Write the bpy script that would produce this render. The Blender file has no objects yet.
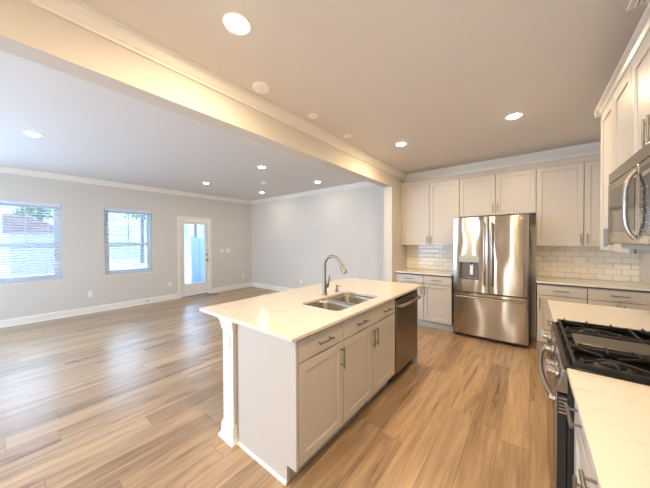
import bpy, bmesh, math, random
from mathutils import Vector, Matrix, Euler
random.seed(7)
PI = math.pi
S = bpy.context.scene
C = S.collection

# ------------------------------------------------------------------ camera
F_PX = 257.28
cd = bpy.data.cameras.new('camera')
cam = bpy.data.objects.new('camera', cd); C.objects.link(cam)
cd.sensor_fit = 'HORIZONTAL'; cd.sensor_width = 36.0
cd.lens = F_PX * 36.0 / 650.0
cd.clip_start = 0.02; cd.clip_end = 200
yaw, pit, rol = math.radians(38.592), math.radians(-0.635), math.radians(-0.295)
fwd = Vector((-math.sin(yaw)*math.cos(pit), math.cos(yaw)*math.cos(pit), math.sin(pit)))
rgt = Vector((math.cos(yaw), math.sin(yaw), 0)); upv = rgt.cross(fwd)
r2 = rgt*math.cos(rol) + upv*math.sin(rol); u2 = upv*math.cos(rol) - rgt*math.sin(rol)
M = Matrix((r2, u2, -fwd)).transposed().to_4x4(); M.translation = Vector((0, 0, 1.447))
cam.matrix_world = M
S.camera = cam

# ------------------------------------------------------------------ colour management, world, big lights
S.view_settings.view_transform = 'Standard'; S.view_settings.look = 'None'
S.view_settings.gamma = 1.0; S.view_settings.use_curve_mapping = False
S.view_settings.exposure = 0.0
WORLD_STR = 10
KITCHEN_W, LIVING_W = 20.5, 5.0
WARM = (1.0, 0.73, 0.43); SOFT = (1.0, 0.86, 0.68)
DAY = (0.36, 0.62, 1.0)
XWIN = -7.03
REAR_W, SLIM_W, SIDE_W = 35.0, 13.0, 170.0
w = bpy.data.worlds.new('overcast_sky'); S.world = w; w.use_nodes = True
nt = w.node_tree; bg = nt.nodes['Background']
geo = nt.nodes.new('ShaderNodeTexCoord'); sep = nt.nodes.new('ShaderNodeSeparateXYZ')
rmp = nt.nodes.new('ShaderNodeValToRGB')
nt.links.new(geo.outputs['Generated'], sep.inputs[0]); nt.links.new(sep.outputs['Z'], rmp.inputs[0])
rmp.color_ramp.elements[0].color = (0.60, 0.78, 1.0, 1); rmp.color_ramp.elements[1].color = (0.30, 0.56, 1.0, 1)
nt.links.new(rmp.outputs[0], bg.inputs['Color']); bg.inputs['Strength'].default_value = WORLD_STR
try:
    S.cycles.max_bounces = 10; S.cycles.diffuse_bounces = 6; S.cycles.glossy_bounces = 5
    S.cycles.transparent_max_bounces = 16
    S.cycles.sample_clamp_indirect = 6.0
except Exception: pass

def area(name, loc, rot, sx, sy, watts, col, portal=False, spread=None):
    l = bpy.data.lights.new(name, 'AREA'); l.shape = 'RECTANGLE'; l.size = sx; l.size_y = sy
    l.energy = watts; l.color = col
    if spread: l.spread = spread
    if portal: l.cycles.is_portal = True
    o = bpy.data.objects.new(name, l); C.objects.link(o); o.location = loc; o.rotation_euler = rot
    return o
# daylight entering by the windows
for nm, yc, zc, sy, sz in (('daylight', 0.27, 1.46, .88, 1.44), ('daylight', 1.786, 1.46, .88, 1.44), ('daylight', 3.23, 1.13, .58, 1.54)):
    area('sky_portal', (-7.16, yc, zc), (0, -PI/2, 0), sz, sy, 10, (1, 1, 1), portal=True)
# lamps added at unseen windows behind the camera, as blue fill
area('window_fill', (-4.4, -2.96, 1.10), (PI/2, 0, 0), 2.4, 1.6, REAR_W, DAY)
area('window_fill', (XWIN, -1.75, 1.46), (0, -PI/2, 0), 1.36, .82, SIDE_W, DAY)
for sx_ in (-2.16, -1.62, -.50): area('streak_light', (sx_, -2.985, 1.15), (PI/2, 0, 0), .10, 1.9, SLIM_W, (1.0, .90, .72))  # unseen slim lamps added to draw bright streaks on the fridge doors

# ------------------------------------------------------------------ materials
MAT = {}
def mat(name, col, rough=.5, metal=0., coat=0., aniso=0., spec=None, emit=None, estr=0.):
    m = bpy.data.materials.new(name); m.use_nodes = True
    b = m.node_tree.nodes['Principled BSDF']
    b.inputs['Base Color'].default_value = (*col, 1); b.inputs['Roughness'].default_value = rough
    b.inputs['Metallic'].default_value = metal; b.inputs['Coat Weight'].default_value = coat
    if spec is not None: b.inputs['Specular IOR Level'].default_value = spec
    if emit: b.inputs['Emission Color'].default_value = (*emit, 1); b.inputs['Emission Strength'].default_value = estr
    MAT[name] = m; return m
def N(m, t, **k):
    n = m.node_tree.nodes.new(t)
    for a, v in k.items(): setattr(n, a, v)
    return n
def L(m, a, b): m.node_tree.links.new(a, b)
def bsdf(m): return m.node_tree.nodes['Principled BSDF']
def add_bump(m, scale, strength, dist=.002, vec_scale=(1, 1, 1), detail=3):
    tc = N(m, 'ShaderNodeTexCoord'); mp = N(m, 'ShaderNodeMapping'); mp.inputs['Scale'].default_value = vec_scale
    no = N(m, 'ShaderNodeTexNoise'); no.inputs['Scale'].default_value = scale; no.inputs['Detail'].default_value = detail
    bp = N(m, 'ShaderNodeBump'); bp.inputs['Strength'].default_value = strength; bp.inputs['Distance'].default_value = dist
    L(m, tc.outputs['Object'], mp.inputs[0]); L(m, mp.outputs[0], no.inputs['Vector'])
    L(m, no.outputs['Fac'], bp.inputs['Height']); L(m, bp.outputs[0], bsdf(m).inputs['Normal'])
    return no
def mottled(m, c1, c2, scale, lo=.4, hi=.6, detail=4, vec=(1, 1, 1)):
    tc = N(m, 'ShaderNodeTexCoord'); mp = N(m, 'ShaderNodeMapping'); mp.inputs['Scale'].default_value = vec
    no = N(m, 'ShaderNodeTexNoise'); no.inputs['Scale'].default_value = scale; no.inputs['Detail'].default_value = detail
    r = N(m, 'ShaderNodeValToRGB'); r.color_ramp.elements[0].position = lo; r.color_ramp.elements[1].position = hi
    r.color_ramp.elements[0].color = (*c1, 1); r.color_ramp.elements[1].color = (*c2, 1)
    L(m, tc.outputs['Object'], mp.inputs[0]); L(m, mp.outputs[0], no.inputs['Vector'])
    L(m, no.outputs['Fac'], r.inputs[0]); L(m, r.outputs[0], bsdf(m).inputs['Base Color'])
    return r

mat('wall_paint', (.66, .625, .57), .75); add_bump(MAT['wall_paint'], 90, .12, .001)
mat('ceiling_paint', (.72, .69, .66), .85); add_bump(MAT['ceiling_paint'], 60, .2, .0015)
mat('trim_white', (.84, .81, .75), .38)
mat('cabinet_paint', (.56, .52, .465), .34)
mat('gap_shade', (.16, .145, .13), .6)  # darkened colour painting the shade in gaps between doors and drawers
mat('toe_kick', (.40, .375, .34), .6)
mat('vinyl_white', (.82, .86, .90), .35)
mat('blind_white', (.68, .74, .82), .45)
mat('plate_white', (.84, .82, .78), .35)
mat('slot_dark', (.05, .05, .05), .5)
mat('nickel', (.27, .25, .22), .34, 1.)
mat('chrome', (.42, .40, .37), .27, 1.)
mat('black_gloss', (.012, .011, .010), .12)
mat('black_enamel', (.008, .007, .007), .25, spec=.35)
mat('cast_iron', (.012, .011, .010), .42, spec=.3)
mat('griddle', (.13, .115, .10), .35, .6)
mat('black_side', (.012, .012, .012), .45)
mat('rubber', (.02, .02, .02), .8)
mat('fridge_side', (.16, .155, .15), .45, .3)
mat('mark_grey', (.22, .21, .20), .5)
mat('threshold_metal', (.22, .19, .16), .4, .6)
mat('badge', (.55, .53, .50), .25, 1.)
mat('lamp_glow', (1, 1, 1), .5, emit=(1.0, .86, .64), estr=40)
mat('disc_white', (.92, .90, .86), .5)
mat('quartz', (.80, .755, .675), .16)
mottled(MAT['quartz'], (.60, .54, .46), (.715, .675, .60), 9, .26, .40, 8, (1, 1.8, 1))

def steel(name, col, rough, wav=.0, rot=.25):
    m = mat(name, col, rough, 1.)
    b = bsdf(m); b.inputs['Anisotropic'].default_value = 1.0; b.inputs['Anisotropic Rotation'].default_value = rot
    tg = N(m, 'ShaderNodeTangent'); tg.direction_type = 'RADIAL'; tg.axis = 'Z'; L(m, tg.outputs[0], b.inputs['Tangent'])
    if wav:
        tc = N(m, 'ShaderNodeTexCoord'); mp = N(m, 'ShaderNodeMapping'); mp.inputs['Scale'].default_value = (1, 1, .5)
        no = N(m, 'ShaderNodeTexNoise'); no.inputs['Scale'].default_value = 4.5; no.inputs['Detail'].default_value = 0
        bp = N(m, 'ShaderNodeBump'); bp.inputs['Strength'].default_value = 1.0; bp.inputs['Distance'].default_value = wav
        L(m, tc.outputs['Object'], mp.inputs[0]); L(m, mp.outputs[0], no.inputs['Vector']); L(m, no.outputs['Fac'], bp.inputs['Height'])
        L(m, bp.outputs[0], b.inputs['Normal'])
    return m
steel('stainless', (.40, .365, .32), .17, .006)
steel('stainless_dark', (.34, .30, .26), .26, .003)
steel('stainless_sink', (.58, .54, .48), .26, 0)

# glass that lets daylight straight through and mirrors at a slant
m = bpy.data.materials.new('window_glass'); m.use_nodes = True; MAT['window_glass'] = m
for n in list(m.node_tree.nodes):
    if n.type == 'BSDF_PRINCIPLED': m.node_tree.nodes.remove(n)
out = [n for n in m.node_tree.nodes if n.type == 'OUTPUT_MATERIAL'][0]
tr = N(m, 'ShaderNodeBsdfTransparent'); tr.inputs[0].default_value = (.93, .96, .97, 1)
gl = N(m, 'ShaderNodeBsdfGlossy'); gl.inputs['Roughness'].default_value = .02
fr = N(m, 'ShaderNodeFresnel'); fr.inputs[0].default_value = 1.45; mx = N(m, 'ShaderNodeMixShader')
L(m, fr.outputs[0], mx.inputs[0]); L(m, tr.outputs[0], mx.inputs[1]); L(m, gl.outputs[0], mx.inputs[2]); L(m, mx.outputs[0], out.inputs[0])

# plank floor
m = mat('plank_floor', (.4, .3, .2), .30); b = bsdf(m); b.inputs['Specular IOR Level'].default_value = .8
tc = N(m, 'ShaderNodeTexCoord'); sp = N(m, 'ShaderNodeSeparateXYZ'); L(m, tc.outputs['Object'], sp.inputs[0])
def MA(op, a, b_=None, c_=None):
    n = N(m, 'ShaderNodeMath', operation=op)
    for i, v in enumerate((a, b_, c_)):
        if v is None: continue
        if isinstance(v, (int, float)): n.inputs[i].default_value = v
        else: L(m, v, n.inputs[i])
    return n.outputs[0]
PW, PL = .178, 1.22
xs = MA('DIVIDE', sp.outputs['X'], PW); row = MA('FLOOR', xs)
wn = N(m, 'ShaderNodeTexWhiteNoise', noise_dimensions='1D'); L(m, row, wn.inputs['W'])
ys = MA('ADD', MA('DIVIDE', sp.outputs['Y'], PL), wn.outputs['Value']); colm = MA('FLOOR', ys)
cb = N(m, 'ShaderNodeCombineXYZ'); L(m, row, cb.inputs[0]); L(m, colm, cb.inputs[1])
wn2 = N(m, 'ShaderNodeTexWhiteNoise', noise_dimensions='2D'); L(m, cb.outputs[0], wn2.inputs['Vector'])
# grain, different on every plank
gv = N(m, 'ShaderNodeCombineXYZ')
L(m, MA('ADD', MA('MULTIPLY', sp.outputs['X'], 16.0), MA('MULTIPLY', wn2.outputs['Value'], 60.0)), gv.inputs[0])
L(m, MA('MULTIPLY', sp.outputs['Y'], 1.1), gv.inputs[1]); L(m, MA('MULTIPLY', wn2.outputs['Value'], 30.0), gv.inputs[2])
g1 = N(m, 'ShaderNodeTexNoise'); g1.inputs['Scale'].default_value = 1.0; g1.inputs['Detail'].default_value = 7; g1.inputs['Roughness'].default_value = .62; g1.inputs['Distortion'].default_value = .9
L(m, gv.outputs[0], g1.inputs['Vector'])
gv2 = N(m, 'ShaderNodeCombineXYZ')
L(m, MA('ADD', MA('MULTIPLY', sp.outputs['X'], 9.0), MA('MULTIPLY', wn2.outputs['Value'], 90.0)), gv2.inputs[0]); L(m, MA('MULTIPLY', sp.outputs['Y'], .8), gv2.inputs[1])
g2 = N(m, 'ShaderNodeTexNoise'); g2.inputs['Scale'].default_value = 1.0; g2.inputs['Detail'].default_value = 5; g2.inputs['Distortion'].default_value = 1.2; L(m, gv2.outputs[0], g2.inputs['Vector'])
gv3 = N(m, 'ShaderNodeCombineXYZ')
L(m, MA('ADD', MA('MULTIPLY', sp.outputs['X'], 95.0), MA('MULTIPLY', wn2.outputs['Value'], 40.0)), gv3.inputs[0]); L(m, MA('MULTIPLY', sp.outputs['Y'], 3.0), gv3.inputs[1])
g3 = N(m, 'ShaderNodeTexNoise'); g3.inputs['Scale'].default_value = 1.0; g3.inputs['Detail'].default_value = 3; g3.inputs['Distortion'].default_value = .6; L(m, gv3.outputs[0], g3.inputs['Vector'])
rp = N(m, 'ShaderNodeValToRGB'); cr = rp.color_ramp
cr.elements[0].position = 0; cr.elements[0].color = (.18, .108, .064, 1)
cr.elements[1].position = 1; cr.elements[1].color = (.68, .49, .29, 1)
e = cr.elements.new(.35); e.color = (.345, .23, .138, 1)
e = cr.elements.new(.7); e.color = (.50, .35, .21, 1)
tone = MA('ADD', MA('MULTIPLY', wn2.outputs['Value'], .36), MA('MULTIPLY', g1.outputs['Fac'], 1.25))
tone = MA('ADD', MA('SUBTRACT', tone, .65), MA('MULTIPLY', g3.outputs['Fac'], .62))
L(m, tone, rp.inputs[0])
# dark cathedral streaks and knots
st = N(m, 'ShaderNodeValToRGB'); st.color_ramp.elements[0].position = .30; st.color_ramp.elements[0].color = (.42, .35, .30, 1); st.color_ramp.elements[1].position = .42; st.color_ramp.elements[1].color = (1, 1, 1, 1)
L(m, g2.outputs['Fac'], st.inputs[0])
mxs = N(m, 'ShaderNodeMix', data_type='RGBA', blend_type='MULTIPLY'); mxs.inputs['Factor'].default_value = .8
L(m, rp.outputs[0], mxs.inputs['A']); L(m, st.outputs[0], mxs.inputs['B'])
# seams
fx = MA('FRACT', xs); fy = MA('FRACT', ys)
sx = MA('LESS_THAN', MA('MULTIPLY', MA('MINIMUM', fx, MA('SUBTRACT', 1.0, fx)), PW), .0016)
sy = MA('LESS_THAN', MA('MULTIPLY', MA('MINIMUM', fy, MA('SUBTRACT', 1.0, fy)), PL), .0016)
seam = MA('MAXIMUM', sx, sy)
mx2 = N(m, 'ShaderNodeMix', data_type='RGBA', blend_type='MIX'); L(m, MA('MULTIPLY', seam, .65), mx2.inputs['Factor'])
L(m, mxs.outputs['Result'], mx2.inputs['A']); mx2.inputs['B'].default_value = (.07, .045, .03, 1); L(m, mx2.outputs['Result'], b.inputs['Base Color'])
bp = N(m, 'ShaderNodeBump'); bp.inputs['Strength'].default_value = .35; bp.inputs['Distance'].default_value = .002
L(m, MA('SUBTRACT', MA('MULTIPLY', g1.outputs['Fac'], .5), seam), bp.inputs['Height']); L(m, bp.outputs[0], b.inputs['Normal'])
L(m, MA('ADD', MA('MULTIPLY', g1.outputs['Fac'], .22), .20), b.inputs['Roughness'])

# subway tile, running along the local x (or y) axis
def tile_mat(name, axis):
    m = mat(name, (.7, .66, .6), .12); b = bsdf(m)
    tc = N(m, 'ShaderNodeTexCoord'); sp = N(m, 'ShaderNodeSeparateXYZ'); cb = N(m, 'ShaderNodeCombineXYZ')
    L(m, tc.outputs['Object'], sp.inputs[0]); L(m, sp.outputs[axis], cb.inputs[0]); L(m, sp.outputs['Z'], cb.inputs[1])
    br = N(m, 'ShaderNodeTexBrick'); br.offset = .5; br.inputs['Scale'].default_value = 1
    br.inputs['Brick Width'].default_value = .1524; br.inputs['Row Height'].default_value = .0762
    br.inputs['Mortar Size'].default_value = .0022; br.inputs['Mortar Smooth'].default_value = .1
    br.inputs['Color1'].default_value = (.84, .79, .69, 1); br.inputs['Color2'].default_value = (.80, .75, .65, 1); br.inputs['Mortar'].default_value = (.50, .44, .36, 1)
    L(m, cb.outputs[0], br.inputs['Vector']); L(m, br.outputs['Color'], b.inputs['Base Color'])
    br2 = N(m, 'ShaderNodeTexBrick'); br2.offset = .5
    for k, v in (('Scale', 1), ('Brick Width', .1524), ('Row Height', .0762), ('Mortar Size', .009), ('Mortar Smooth', 1.)): br2.inputs[k].default_value = v
    L(m, cb.outputs[0], br2.inputs['Vector'])
    bp = N(m, 'ShaderNodeBump'); bp.invert = True; bp.inputs['Strength'].default_value = .8; bp.inputs['Distance'].default_value = .004
    L(m, br2.outputs['Fac'], bp.inputs['Height']); L(m, bp.outputs[0], b.inputs['Normal'])
    mr = N(m, 'ShaderNodeMapRange'); mr.inputs['To Min'].default_value = .1; mr.inputs['To Max'].default_value = .7
    L(m, br.outputs['Fac'], mr.inputs['Value']); L(m, mr.outputs[0], b.inputs['Roughness'])
tile_mat('subway_tile', 'X'); tile_mat('subway_tile_side', 'Y')

# outdoors
mat('lawn', (.5, .5, .4), .9); mottled(MAT['lawn'], (.50, .47, .42), (.66, .63, .58), 2.2, .35, .65)
mat('patio', (.26, .26, .26), .8)
mat('bark', (.10, .08, .07), .9)
mat('leaf', (.20, .28, .10), .7); mottled(MAT['leaf'], (.07, .12, .04), (.20, .24, .10), 1.4)
mat('roof_red', (.15, .08, .07), .8); mat('siding', (.26, .22, .19), .7)
mat('fence_blue', (.22, .28, .36), .5)
mat('far_wood', (.34, .38, .26), 1.0); mottled(MAT['far_wood'], (.24, .29, .19), (.60, .60, .52), .8, .3, .7, 8, (1, 1, .5))

# ------------------------------------------------------------------ mesh helpers
class MB:
    def __init__(s): s.bm = bmesh.new()
    def box(s, x0, x1, y0, y1, z0, z1):
        x0, x1 = sorted((x0, x1)); y0, y1 = sorted((y0, y1)); z0, z1 = sorted((z0, z1))
        v = [s.bm.verts.new(p) for p in ((x0,y0,z0),(x1,y0,z0),(x1,y1,z0),(x0,y1,z0),(x0,y0,z1),(x1,y0,z1),(x1,y1,z1),(x0,y1,z1))]
        for f in ((0,3,2,1),(4,5,6,7),(0,1,5,4),(1,2,6,5),(2,3,7,6),(3,0,4,7)): s.bm.faces.new([v[i] for i in f])
        return s
    def prism(s, pts, a, b, axis='y'):
        """polygon pts (2D) extruded from a to b along axis"""
        def P(p, t):
            if axis == 'y': return (p[0], t, p[1])
            if axis == 'x': return (t, p[0], p[1])
            return (p[0], p[1], t)
        v0 = [s.bm.verts.new(P(p, a)) for p in pts]; v1 = [s.bm.verts.new(P(p, b)) for p in pts]
        n = len(pts); s.bm.faces.new(v0); s.bm.faces.new(v1[::-1])
        for i in range(n): s.bm.faces.new([v0[i], v0[(i+1) % n], v1[(i+1) % n], v1[i]][::-1])
        return s
    def loft(s, loops, cap0=True, cap1=True, closed=True):
        L_ = [[s.bm.verts.new(p) for p in lp] for lp in loops]; n = len(L_[0])
        for a, b in zip(L_, L_[1:]):
            for i in range(n if closed else n-1): s.bm.faces.new([a[i], a[(i+1) % n], b[(i+1) % n], b[i]])
        if cap0: s.bm.faces.new(L_[0][::-1])
        if cap1: s.bm.faces.new(L_[-1])
        return s
    def tube(s, path, r, n=12, cap=True, flat=1.0):
        path = [Vector(p) for p in path]; rs = r if isinstance(r, (list, tuple)) else [r]*len(path)
        loops = []; prev = None
        for i, p in enumerate(path):
            d = (path[min(i+1, len(path)-1)] - path[max(i-1, 0)]).normalized()
            if prev is None:
                h = Vector((0, 0, 1)) if abs(d.z) < .9 else Vector((1, 0, 0))
                a = d.cross(h).normalized()
            else: a = (prev - d*prev.dot(d)).normalized()
            prev = a; b = d.cross(a)
            loops.append([p + a*math.cos(2*PI*k/n)*rs[i] + b*math.sin(2*PI*k/n)*rs[i]*flat for k in range(n)])
        return s.loft(loops, cap, cap)
    def lathe(s, prof, c=(0, 0, 0), n=24, axis='z', cap0=True, cap1=True):
        loops = []
        for r, t in prof:
            lp = []
            for k in range(n):
                a, b = r*math.cos(2*PI*k/n), r*math.sin(2*PI*k/n)
                q = {'z': (a, b, t), 'x': (t, a, b), 'y': (b, t, a)}[axis]
                lp.append((c[0]+q[0], c[1]+q[1], c[2]+q[2]))
            loops.append(lp)
        return s.loft(loops, cap0, cap1)
    def plate_holes(s, outer, holes, z0, z1):
        bm = s.bm; edges = []; 
        for lp in [outer] + holes:
            vs = [bm.verts.new((x, y, z1)) for x, y in lp]
            edges += [bm.edges.new((vs[i], vs[(i+1) % len(vs)])) for i in range(len(vs))]
        r = bmesh.ops.triangle_fill(bm, edges=edges, use_beauty=True)
        fs = [g for g in r['geom'] if isinstance(g, bmesh.types.BMFace)]
        r = bmesh.ops.extrude_face_region(bm, geom=fs)
        vs = [g for g in r['geom'] if isinstance(g, bmesh.types.BMVert)]
        bmesh.ops.translate(bm, verts=vs, vec=(0, 0, z0 - z1))
        return s
def rrect(x0, x1, y0, y1, r, k=5):
    pts = []
    for cx, cy, a0 in ((x1-r, y1-r, 0), (x0+r, y1-r, PI/2), (x0+r, y0+r, PI), (x1-r, y0+r, 1.5*PI)):
        for i in range(k+1):
            a = a0 + PI/2*i/k; pts.append((cx+r*math.cos(a), cy+r*math.sin(a)))
    return pts

def emit_obj(name, mb, material, parent=None, origin=None, smooth=False, bevel=0., seg=2, recalc=True):
    """ONE mesh object; vertices are given in the parent's space (or the world), origin moves the pivot"""
    if recalc: bmesh.ops.recalc_face_normals(mb.bm, faces=mb.bm.faces)
    me = bpy.data.meshes.new(name)
    if origin is None and parent is None:
        xs = [v.co for v in mb.bm.verts]
        origin = Vector(((min(v.x for v in xs)+max(v.x for v in xs))/2, (min(v.y for v in xs)+max(v.y for v in xs))/2, min(v.z for v in xs)))
        if name in KEEP0 or name.startswith('wall') : origin = Vector((0, 0, 0))
    if origin is not None: bmesh.ops.translate(mb.bm, verts=mb.bm.verts, vec=-Vector(origin))
    mb.bm.to_mesh(me); mb.bm.free()
    ob = bpy.data.objects.new(name, me); C.objects.link(ob)
    me.materials.append(MAT[material] if isinstance(material, str) else material)
    if origin is not None: ob.location = origin
    if parent is not None: ob.parent = parent
    if smooth:
        for p in me.polygons: p.use_smooth = True
        try:
            me.set_sharp_from_angle(angle=math.radians(40))
        except Exception: pass
    if bevel:
        bv = ob.modifiers.new('edge', 'BEVEL'); bv.width = bevel; bv.segments = seg; bv.limit_method = 'ANGLE'; bv.angle_limit = math.radians(40)
        if not smooth:
            for p in me.polygons: p.use_smooth = True
            try: me.set_sharp_from_angle(angle=math.radians(30))
            except Exception: pass
            bv.harden_normals = False
    return ob
KEEP0 = {'floor', 'ceiling', 'subway_backsplash'}
def tag(o, label, cat, group=None):
    o['label'] = label; o['category'] = cat
    if group: o['group'] = group
    return o
def thing(name, label, cat, loc=(0, 0, 0), rz=0, group=None):
    o = bpy.data.objects.new(name, None); C.objects.link(o); o.location = loc; o.rotation_euler = (0, 0, rz)
    o.empty_display_size = .1
    return tag(o, label, cat, group)
def structure(name, mb, material, **k):
    o = emit_obj(name, mb, material, **k); o['kind'] = 'structure'; return o
def dup(root, loc, label, rz=None):
    r = root.copy(); C.objects.link(r); r.location = loc; r['label'] = label
    if rz is not None: r.rotation_euler = (0, 0, rz)
    for ch in list(root.children):
        c = ch.copy(); C.objects.link(c); c.parent = r
        for g in list(ch.children):
            d = g.copy(); C.objects.link(d); d.parent = c
    return r

# ------------------------------------------------------------------ setting
XW, YL, YK = -7.04, 5.02, 4.93          # window wall, living back wall, kitchen back wall
XH, XH2, ZH, YWG = -1.887, -2.037, 2.394, 4.235   # header beam faces, underside, wing wall end
CL, CK = 2.743, 2.70                   # ceilings
XR, XJ, YJ, YR = 0.775, 1.06, 3.15, -3.0
structure('floor', MB().box(-7.25, 1.3, -3.2, 5.25, -.12, 0), 'plank_floor')
mb = MB(); mb.box(-7.25, (XH+XH2)/2, -3.2, 5.25, CL, CL+.12); mb.box((XH+XH2)/2, 1.3, -3.2, 5.25, CK, CK+.163)
structure('ceiling', mb, 'ceiling_paint')

def wall_yz(name, x0, x1, y0, y1, holes, z1=CL):
    """wall in a plane x = const with rectangular openings (ya, yb, za, zb)"""
    mb = MB(); cuts = sorted(holes); y = y0
    for a, b, c, d in cuts:
        mb.box(x0, x1, y, a, 0, z1)
        if c > 0: mb.box(x0, x1, a, b, 0, c)
        mb.box(x0, x1, a, b, d, z1); y = b
    mb.box(x0, x1, y, y1, 0, z1)
    return structure(name, mb, 'wall_paint')
W1 = (-.175, .705, .74, 2.18); W2 = (1.345, 2.227, .74, 2.18); W3 = (-2.2, -1.3, .74, 2.18); DR = (2.85, 3.615, 0, 2.045)
wall_yz('wall_left', XW-.16, XW, YR-.12, YL+.15, [W1, W2, W3, DR])
structure('wall_back', MB().box(XW, XH2, YL, YL+.15, 0, CL), 'wall_paint')
structure('wall_kitchen_back', MB().box(XH2, XJ, YK, YL+.15, 0, CK), 'wall_paint')
structure('wall_right', MB().box(XR, XR+.45, YR, YJ, 0, CK).box(XJ, XJ+.165, YJ, YL+.15, 0, CK), 'wall_paint')
structure('wall_wing', MB().box(XH2, XH, YWG, YK, 0, ZH), 'wall_paint')
structure('wall_header', MB().box(XH2, XH, YR, YK, ZH, CK), 'wall_paint')
YS = 4.83
structure('wall_soffit', MB().box(XH, XJ, YS, YK, 2.446, CK), 'trim_white')
mb = MB()
def wall_xz(mb, y0, y1, x0, x1, holes):
    x = x0
    for a, b, c, d in sorted(holes):
        mb.box(x, a, y0, y1, 0, CK); mb.box(a, b, y0, y1, 0, c); mb.box(a, b, y0, y1, d, CK); x = b
    mb.box(x, x1, y0, y1, 0, CK)
wall_xz(mb, YR-.12, YR, XW, XR+.45, [(-5.6, -3.2, .3, 1.9), (-2.22, -2.10, .2, 2.1), (-1.68, -1.56, .2, 2.1), (-.56, -.44, .2, 2.1)])  # openings made up to go with the added fill and streak lamps
structure('wall_rear', mb, 'wall_paint')

# mouldings
def crown(name, a, b, wall, out, z, h=.1, p=.055, axis='y'):
    """crown running a..b along axis on the plane coordinate `wall`, projecting in direction out (+1/-1)"""
    prof = [(0, -h), (.22*p, -h), (.24*p, -.86*h), (.42*p, -.78*h), (.55*p, -.60*h), (.70*p, -.38*h), (.86*p, -.24*h), (.88*p, -.14*h), (p, -.10*h), (p, 0), (0, 0)]
    pts = [(wall + out*d, z + dz) for d, dz in prof]
    return structure(name, MB().prism(pts, a, b, axis), 'trim_white')
crown('trim_1', YR, YS, XH, 1, CK, .10, .062, 'y')
crown('trim_2', XH, XJ, YS, -1, CK, .09, .062, 'x')
crown('trim_3', YR, YL, XW, 1, CL, .10, .07, 'y')
crown('trim_4', XW, XH2, YL, -1, CL, .10, .07, 'x')
crown('trim_5', YR, YL, XH2, -1, CL, .10, .07, 'y')
crown('trim_6', YR, YJ, XR, -1, CK, .115, .05, 'y')
def basebd(name, a, b, wall, out, axis):
    pts = [(wall, 0), (wall+out*.026, 0), (wall+out*.024, .012), (wall+out*.014, .02), (wall+out*.014, .105), (wall+out*.008, .125), (wall, .13)]
    return structure(name, MB().prism(pts, a, b, axis), 'trim_white')
basebd('baseboard_left', YR, DR[0]-.075, XW, 1, 'y'); basebd('baseboard_left_far', DR[1]+.075, YL, XW, 1, 'y')
basebd('baseboard_back', XW, XH2, YL, -1, 'x')
basebd('baseboard_wing', YWG, YL, XH2, -1, 'y'); basebd('baseboard_wing_end', XH2, XH, YWG, -1, 'x')
basebd('baseboard_rear', XW, XR, YR, 1, 'x')
basebd('baseboard_right', YR, -.72, XR, -1, 'y')

# windows and their blinds
def window(name, ya, yb, za, zb, mull, zrail=1.40):
    e = bpy.data.objects.new(name, None); C.objects.link(e); e.location = (XW-.08, (ya+yb)/2, za); e['kind'] = 'structure'; e.empty_display_size = .1
    ox, oy, oz = e.location
    def P(nm, mb, mt, **k):
        bmesh.ops.translate(mb.bm, verts=mb.bm.verts, vec=(-ox, -oy, -oz)); return emit_obj(nm, mb, mt, e, **k)
    x0, x1 = XW-.13, XW-.045
    f = MB(); t = .04
    f.box(x0, x1, ya, ya+t, za, zb); f.box(x0, x1, yb-t, yb, za, zb); f.box(x0, x1, ya+t, yb-t, za, za+t); f.box(x0, x1, ya+t, yb-t, zb-t, zb)
    P('window_frame', f, 'vinyl_white', bevel=.003)
    for nm, z0, z1, dx in (('upper_sash', zrail-.02, zb-t, -.02), ('lower_sash', za+t, zrail+.02, .012)):
        s_ = MB(); q = .05; a, b = x0+.035+dx, x0+.060+dx
        s_.box(a, b, ya+t, ya+t+q, z0, z1); s_.box(a, b, yb-t-q, yb-t, z0, z1); s_.box(a, b, ya+t+q, yb-t-q, z0, z0+q); s_.box(a, b, ya+t+q, yb-t-q, z1-q, z1)
        if nm == 'upper_sash' and mull: s_.box(a+.004, b-.004, (ya+yb)/2-.009, (ya+yb)/2+.009, z0+q, z1-q)
        so = P(nm, s_, 'vinyl_white')
        g = MB(); g.box((a+b)/2-.002, (a+b)/2+.002, ya+t+q, yb-t-q, z0+q, z1-q)
        bmesh.ops.translate(g.bm, verts=g.bm.verts, vec=(-ox, -oy, -oz)); emit_obj('pane', g, 'window_glass', so)
    P('window_sill', MB().box(XW-.045, XW+.012, ya-.0, yb+.0, za-.02, za+.004), 'trim_white', bevel=.003)
    return e
window('window_1', *W1, True); window('window_2', *W2, True); window('window_3', *W3, True)
def blind(label, ya, yb, za, zb, n=29):
    t = thing('window_blind', label, 'blind', (XW-.02, (ya+yb)/2, za+.006), 0, 'white slatted blinds in the living room')
    hw = (yb-ya)/2-.006; H = zb-za-.008
    emit_obj('headrail', MB().box(-.022, .026, -hw, hw, H-.055, H), 'blind_white', t, bevel=.003)
    mb = MB(); sw = .044; z0 = .045
    for i in range(n):
        z = z0 + (H-.075-z0)*i/(n-1); c, s_ = math.cos(TILT)*sw/2, math.sin(TILT)*sw/2; th = .0015
        mb.prism([(-c, z+s_-th), (c, z-s_-th), (c, z-s_+th), (-c, z+s_+th)], -hw+.004, hw-.004, 'y')
    emit_obj('slats', mb, 'blind_white', t)
    emit_obj('bottom_rail', MB().box(-.022, .022, -hw+.003, hw-.003, .004, .026), 'blind_white', t, bevel=.003)
    lc = MB()
    for y in (-hw*.62, hw*.62):
        for x in (-.0235, .0235): lc.box(x-.0006, x+.0006, y-.0015, y+.0015, .03, H-.05)
    emit_obj('ladder_cords', lc, 'blind_white', t)
    return t
TILT = math.radians(22)
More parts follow.
